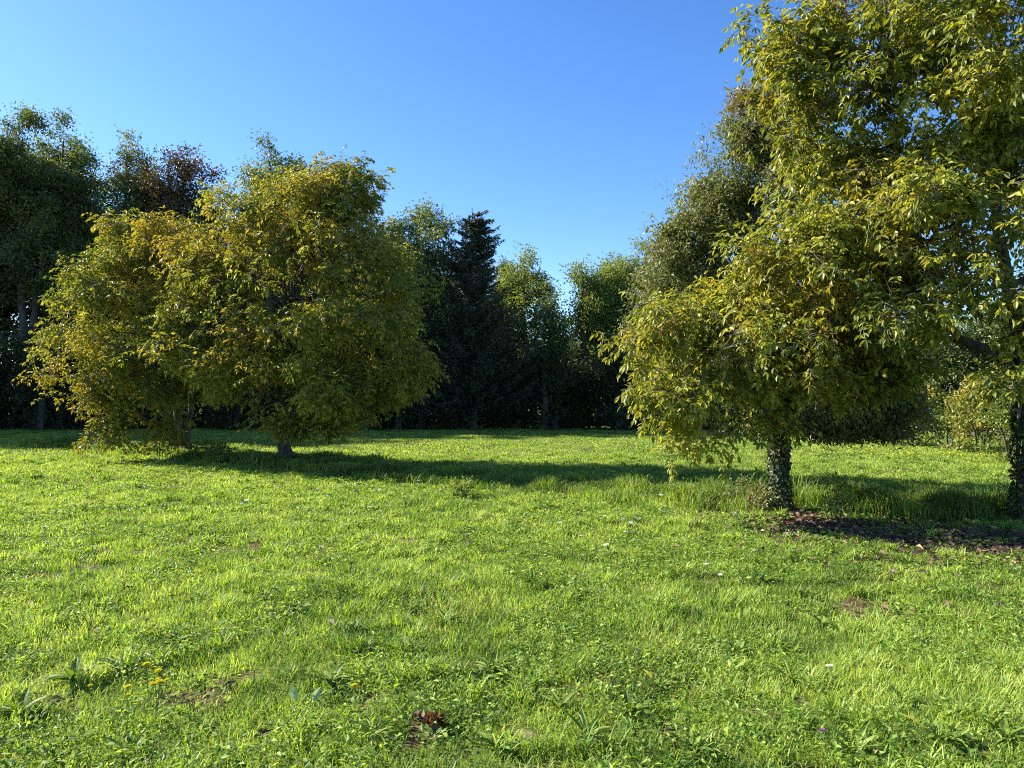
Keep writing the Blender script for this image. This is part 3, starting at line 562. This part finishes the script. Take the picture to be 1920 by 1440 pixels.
# ---------------------------------------------------------------- single plants
M_stem = leaf_mat('stem', [(0, (.10, .16, .03)), (1, (.16, .22, .05))], AUT, .2, .6)
M_white = leaf_mat('white_floret', [(0, (.62, .62, .52)), (1, (.78, .78, .70))], [(0, (.7, .6, .5)), (1, (.7, .6, .5))], .25, .8, (1, 1, 1), .2)
M_weed = leaf_mat('weed_leaf', [(0, (.06, .12, .02)), (.5, (.13, .21, .03)), (1, (.24, .32, .07))], AUT, .35, .6, (1.3, 1.25, .5), .3)
M_pale = leaf_mat('pale_leaf', [(0, (.34, .42, .20)), (1, (.46, .54, .28))], AUT, .3, .6, (1, 1, .8))
M_pink = leaf_mat('pink_petal', [(0, (.45, .16, .38)), (1, (.6, .3, .5))], AUT, .2, .7, (1, 1, 1))
def stem_mesh(h, r, bend, seed):
    q = np.random.RandomState(seed); m = MB(); t = np.linspace(0, 1, 6); P = np.stack([bend * t ** 2, .3 * bend * t, h * t - .02 * (1 - t)], 1)
    tubes(m, P[None], np.linspace(r, r * .7, 6)[None], 5); return m, P[-1]
def yarrow_proto(seed):
    q = np.random.RandomState(seed); h = q.uniform(.11, .19); m, tp = stem_mesh(h, .002, q.uniform(-.04, .04), seed)
    k = 9; a = q.rand(k) * 6.28; rr = .02 * np.sqrt(q.rand(k)); E = tp + np.stack([np.cos(a) * rr, np.sin(a) * rr, .02 + 0 * a], 1)
    t = np.linspace(0, 1, 3)[None, :, None]; P = (tp - [0, 0, .03]) * (1 - t) + E[:, None] * t; tubes(m, P, np.full((k, 3), .0009), 3)
    n = 10; z = q.rand(n) * h * .7; a = q.rand(n) * 6.28
    leaves(m, 'oval5', np.stack([0 * z, 0 * z, z], 1), np.stack([np.cos(a), np.sin(a), .6 + 0 * a], 1), np.array([0, 0, 1.]) + 0 * np.stack([a] * 3, 1), .06, .012, np.full((n, 3), .1))
    f = MB(); n = 90; a = q.rand(n) * 6.28; rr = .026 * np.sqrt(q.rand(n)); p = tp + np.stack([np.cos(a) * rr, np.sin(a) * rr, .022 - 3 * rr ** 2 + q.rand(n) * .004], 1)
    d = q.rand(n) * 6.28; leaves(f, 'oval5', p, np.stack([np.cos(d), np.sin(d), .2 + 0 * d], 1), np.array([0, 0, 1.]) + q.normal(size=(n, 3)) * .35, .010, .008, np.stack([q.rand(n), 0 * a, 0 * a], 1))
    return m.mesh('stem'), f.mesh('flower_head')
def dandelion_proto(seed, mat=None):
    q = np.random.RandomState(seed); h = q.uniform(.13, .18); m, tp = stem_mesh(h, .002, q.uniform(-.03, .03), seed)
    f = MB(); n = 70; a = np.arange(n) * 2.4; lv = np.arange(n) / n
    el = .15 + lv * 1.1
    leaves(f, 'oval5', tp + np.zeros((n, 3)), np.stack([np.cos(a) * np.cos(el), np.sin(a) * np.cos(el), np.sin(el)], 1), np.stack([-np.cos(a), -np.sin(a), 1.5 + 0 * a], 1), .021 - .008 * lv, .0055, np.zeros((n, 3)))
    return m.mesh('stem'), f.mesh('flower_head')
def place(name, protos, spots, mats, label, cat, group, lab=None, parts=('stem', 'flower_head'), smin=.8, smax=1.3, tilt=.15):
    q = np.random.RandomState(len(spots))
    for m0, m1 in protos:
        m0.materials.append(mats[0]); m1.materials.append(mats[1])
    for i, (px, py) in enumerate(spots):
        x, y = G(px, py); m0, m1 = protos[i % len(protos)]; z = float(gh(np.array([x]), np.array([y]))[0])
        o = thing(name, (x, y, z), (lab or {}).get(i, label), cat, group); o.rotation_euler = (q.uniform(-tilt, tilt), q.uniform(-tilt, tilt), q.rand() * 6.28); s_ = q.uniform(smin, smax); o.scale = (s_,) * 3
        link(parts[0], m0, (), o); link(parts[1], m1, (), o)
place('yarrow', [yarrow_proto(i) for i in range(5)],
      [(1135, 996), (1155, 998), (1180, 990), (1182, 1012), (1192, 1016), (1175, 1020), (1245, 980), (1240, 955), (1235, 970), (1330, 1103), (1355, 1110), (1146, 1058), (1060, 1000), (693, 972), (720, 970), (725, 955), (574, 938), (592, 940), (770, 950), (760, 957), (380, 895), (270, 905), (275, 890), (360, 905), (390, 900), (310, 960), (210, 958), (215, 970), (80, 1018), (110, 1035), (165, 1050), (90, 1050), (470, 955), (455, 960), (650, 920), (690, 918), (750, 920), (790, 915), (1033, 917), (1030, 925), (1385, 990), (1375, 985), (1555, 1305), (600, 1048), (1085, 960), (1020, 965), (885, 1034), (130, 1015), (670, 925), (710, 930), (830, 925), (850, 935), (990, 990), (1100, 975)],
      (M_stem, M_white), 'flat white yarrow flower standing in the grass', 'wildflower', 'white yarrow flowers in the meadow', smin=.55, smax=1.1, tilt=.35)
place('dandelion', [dandelion_proto(i) for i in range(3)],
      [(282, 1310), (297, 1312), (308, 1318), (314, 1317), (311, 1327), (275, 1342), (294, 1345), (165, 1318), (225, 1358), (235, 1352), (64, 1180), (327, 1112), (667, 1362)],
      (M_stem, M_yel), 'yellow dandelion flower of the loose cluster in the lower left grass', 'wildflower', 'yellow dandelions in the meadow',
      {7: 'yellow dandelion alone left of the lower left cluster', 10: 'yellow dandelion nearest the left edge of the photo', 11: 'yellow dandelion farthest from the camera in the left lawn', 12: 'yellow dandelion farthest right, left of the brown leaf clump'})
place('clover_flower', [dandelion_proto(9)], [(1533, 1428), (798, 1142)], (M_stem, M_pink), 'small pink clover flower at the bottom edge, right half', 'wildflower', 'pink clover flowers',
      {1: 'small pink clover flower in the middle of the lawn'}, smin=.8, smax=.9)
def rosette_proto(seed, n, L0, wd):
    q = np.random.RandomState(seed); f = MB(); a = np.arange(n) * 2.4 + q.normal(size=n) * .3; el = q.uniform(.35, 1.15, n); L_ = L0 * q.uniform(.6, 1.15, n)
    m = 6; t = np.linspace(0, 1, m); wv = np.array([.25, .75, 1, .9, .55, .03])
    for i in range(n):
        o = np.array([np.cos(a[i]), np.sin(a[i])]); e = el[i] - t * q.uniform(.5, 1.1)
        r_ = np.concatenate([[0], np.cumsum(np.cos(e[1:])) / m]) * L_[i]; z = np.concatenate([[0], np.cumsum(np.sin(e[1:])) / m]) * L_[i]
        Cc = np.stack([o[0] * r_, o[1] * r_, z], 1); sd = np.array([-o[1], o[0], 0]) * wd * .5
        V = np.concatenate([Cc + sd * wv[:, None] + [0, 0, .004], Cc, Cc - sd * wv[:, None] + [0, 0, .004]])
        j = np.arange(m - 1)[:, None]; fq = np.concatenate([j + [[0, m, m + 1, 1]], j + [[m, 2 * m, 2 * m + 1, m + 1]]])
        f.add(V, [(4, fq)], np.tile([q.uniform(.1, .95), (q.rand() < .06) * 1., q.rand()], (len(V), 1)))
    return f.mesh('weed')
RP = [rosette_proto(i, n, L0, wd) for i, (n, L0, wd) in enumerate([(13, .12, .024), (15, .14, .016), (11, .10, .03), (18, .17, .014), (12, .12, .026)])]
for m_ in RP: m_.materials.append(M_weed)
spots = [(1000, 1110), (1250, 1080), (905, 1285), (925, 1270), (1230, 1300), (1180, 1355), (300, 1245), (1885, 1310), (1700, 1065), (1800, 1068), (1690, 1335), (840, 1175), (670, 1195), (230, 1255), (1130, 1230), (1880, 1410), (1600, 1425), (420, 1425), (100, 1425), (330, 1205), (140, 1275), (1050, 1345), (1380, 1235), (780, 1085), (370, 1065), (1330, 1005), (1430, 1100), (1540, 1180), (700, 1400), (930, 1420), (1290, 1430), (250, 1420), (1850, 1280), (1480, 1290), (560, 1150), (150, 1120), (480, 1080), (1620, 1120), (1100, 1400), (1760, 1410), (40, 1330), (860, 1010), (940, 1040), (1560, 1040), (1290, 970), (620, 1290)]
q = np.random.RandomState(77)
for i, (px, py) in enumerate(spots):
    x, y = G(px, py); o = link('broad_leaved_weed', RP[i % 5]); o.location = (x, y, float(gh(np.array([x]), np.array([y]))[0]) + .01); o.rotation_euler = (0, 0, q.rand() * 6.28); s_ = q.uniform(1.05, 1.75); o.scale = (s_,) * 3
    tag(o, 'low rosette of broad green weed leaves spreading in the grass', 'weed', 'broad-leaved weeds scattered over the lawn')
# pale-leaved sprig
x, y = G(572, 1330); z = float(gh(np.array([x]), np.array([y]))[0]); o = thing('pale_sprig', (x, y, z), 'sprig with two pale mint-coloured leaves turned up in the foreground grass', 'plant')
m, _ = stem_mesh(.08, .002, .02, 5); m.build('stem', [M_stem], o)
for a_, b_ in ((-.03, .10), (.035, .11)):
    f = MB(); leaves(f, 'oval8', np.array([[a_, 0, .03]]), np.array([[a_ * 2, .01, b_]]), np.array([[.2, -1., .3]]), .085, .038, np.array([[.6, 0, .2]])); f.build('leaf', [M_pale], o)
# dried brown leaf clump
q = np.random.RandomState(8); f = MB(); n = 46; a = q.rand(n) * 6.28; p = np.stack([q.normal(size=n) * .028, q.normal(size=n) * .018, q.rand(n) * .04], 1)
leaves(f, 'oval8', p, np.stack([np.cos(a), np.sin(a), q.rand(n) * 1.4], 1), q.normal(size=(n, 3)) + [0, -.5, .6], .05, .032, np.stack([q.rand(n), np.ones(n), .3 + .45 * q.rand(n)], 1))
M_rust = leaf_mat('rust_leaf', [(0, (.2, .07, .02)), (1, (.2, .07, .02))], [(0, (.06, .03, .018)), (.6, (.16, .075, .035)), (1, (.24, .14, .07))], .2, .7)
o = f.build('dead_leaf_clump', [M_rust]); x, y = G(808, 1375); o.location = (x, y, float(gh(np.array([x]), np.array([y]))[0]) + .01); tag(o, 'crumpled rust-brown clump of dead leaves on a bare patch in the foreground', 'dead leaves')
# seedlings beside the near trunks
def seedling(px, top, base_py, hw_px, mat, label, seed, aut, ll=.05, name='young_shrub'):
    g_ = G(px, base_py); d = g_[1]; x, y, h = W(px, top, d); hw = hw_px / F * d
    lob = [(x, y, h * .6, hw, hw, h * .4, 1)]
    tr = [([(x + a, y + b, 0), (x + a * 2, y + b * 2, h * .5), (x + a * 3, y + b * 3, h * .8)], .008, .003) for a, b in ((0, 0), (.04, .02), (-.04, .01))]
    return tree(name, tr, lob, dict(n1=8, n2=18, n3=60, per=7, ll=ll, clump=.07, spill=.3, spread=.03, leaf=simple_leaves, shape='oval5', asp=.5, aut=aut, aseed=seed, rise=.4, tw=.25, sides=5, zmin=.04, k0=2), label, 'shrub', None, seed, (M_fbark, M_twig, mat))
seedling(1395, 900, 955, 36, M_ash, 'low sparse green shrub just left of the ivy-wrapped trunk', 91, .32)
seedling(1428, 920, 965, 24, M_ash, 'small dark seedling touching the foot of the ivy-wrapped trunk', 92, .45)
seedling(1290, 905, 945, 50, M_weed, 'sparse pale green seedling left of the low shrub under the walnut', 93, .1)
seedling(1568, 890, 985, 26, M_weed, 'tall thin seedling right of the ivy-wrapped trunk, in front of the long shadow', 94, .15)
seedling(865, 902, 935, 18, M_weed, 'tiny leafy seedling at the front edge of the left tree shadow', 95, .1)
seedling(300, 800, 862, 40, M_walnut, 'yellow-green leafy bush at the foot of the many-stemmed walnut', 96, .55, .09)
seedling(395, 822, 862, 35, M_weed, 'dark low bush right of the many-stemmed walnut', 97, .1, .07)
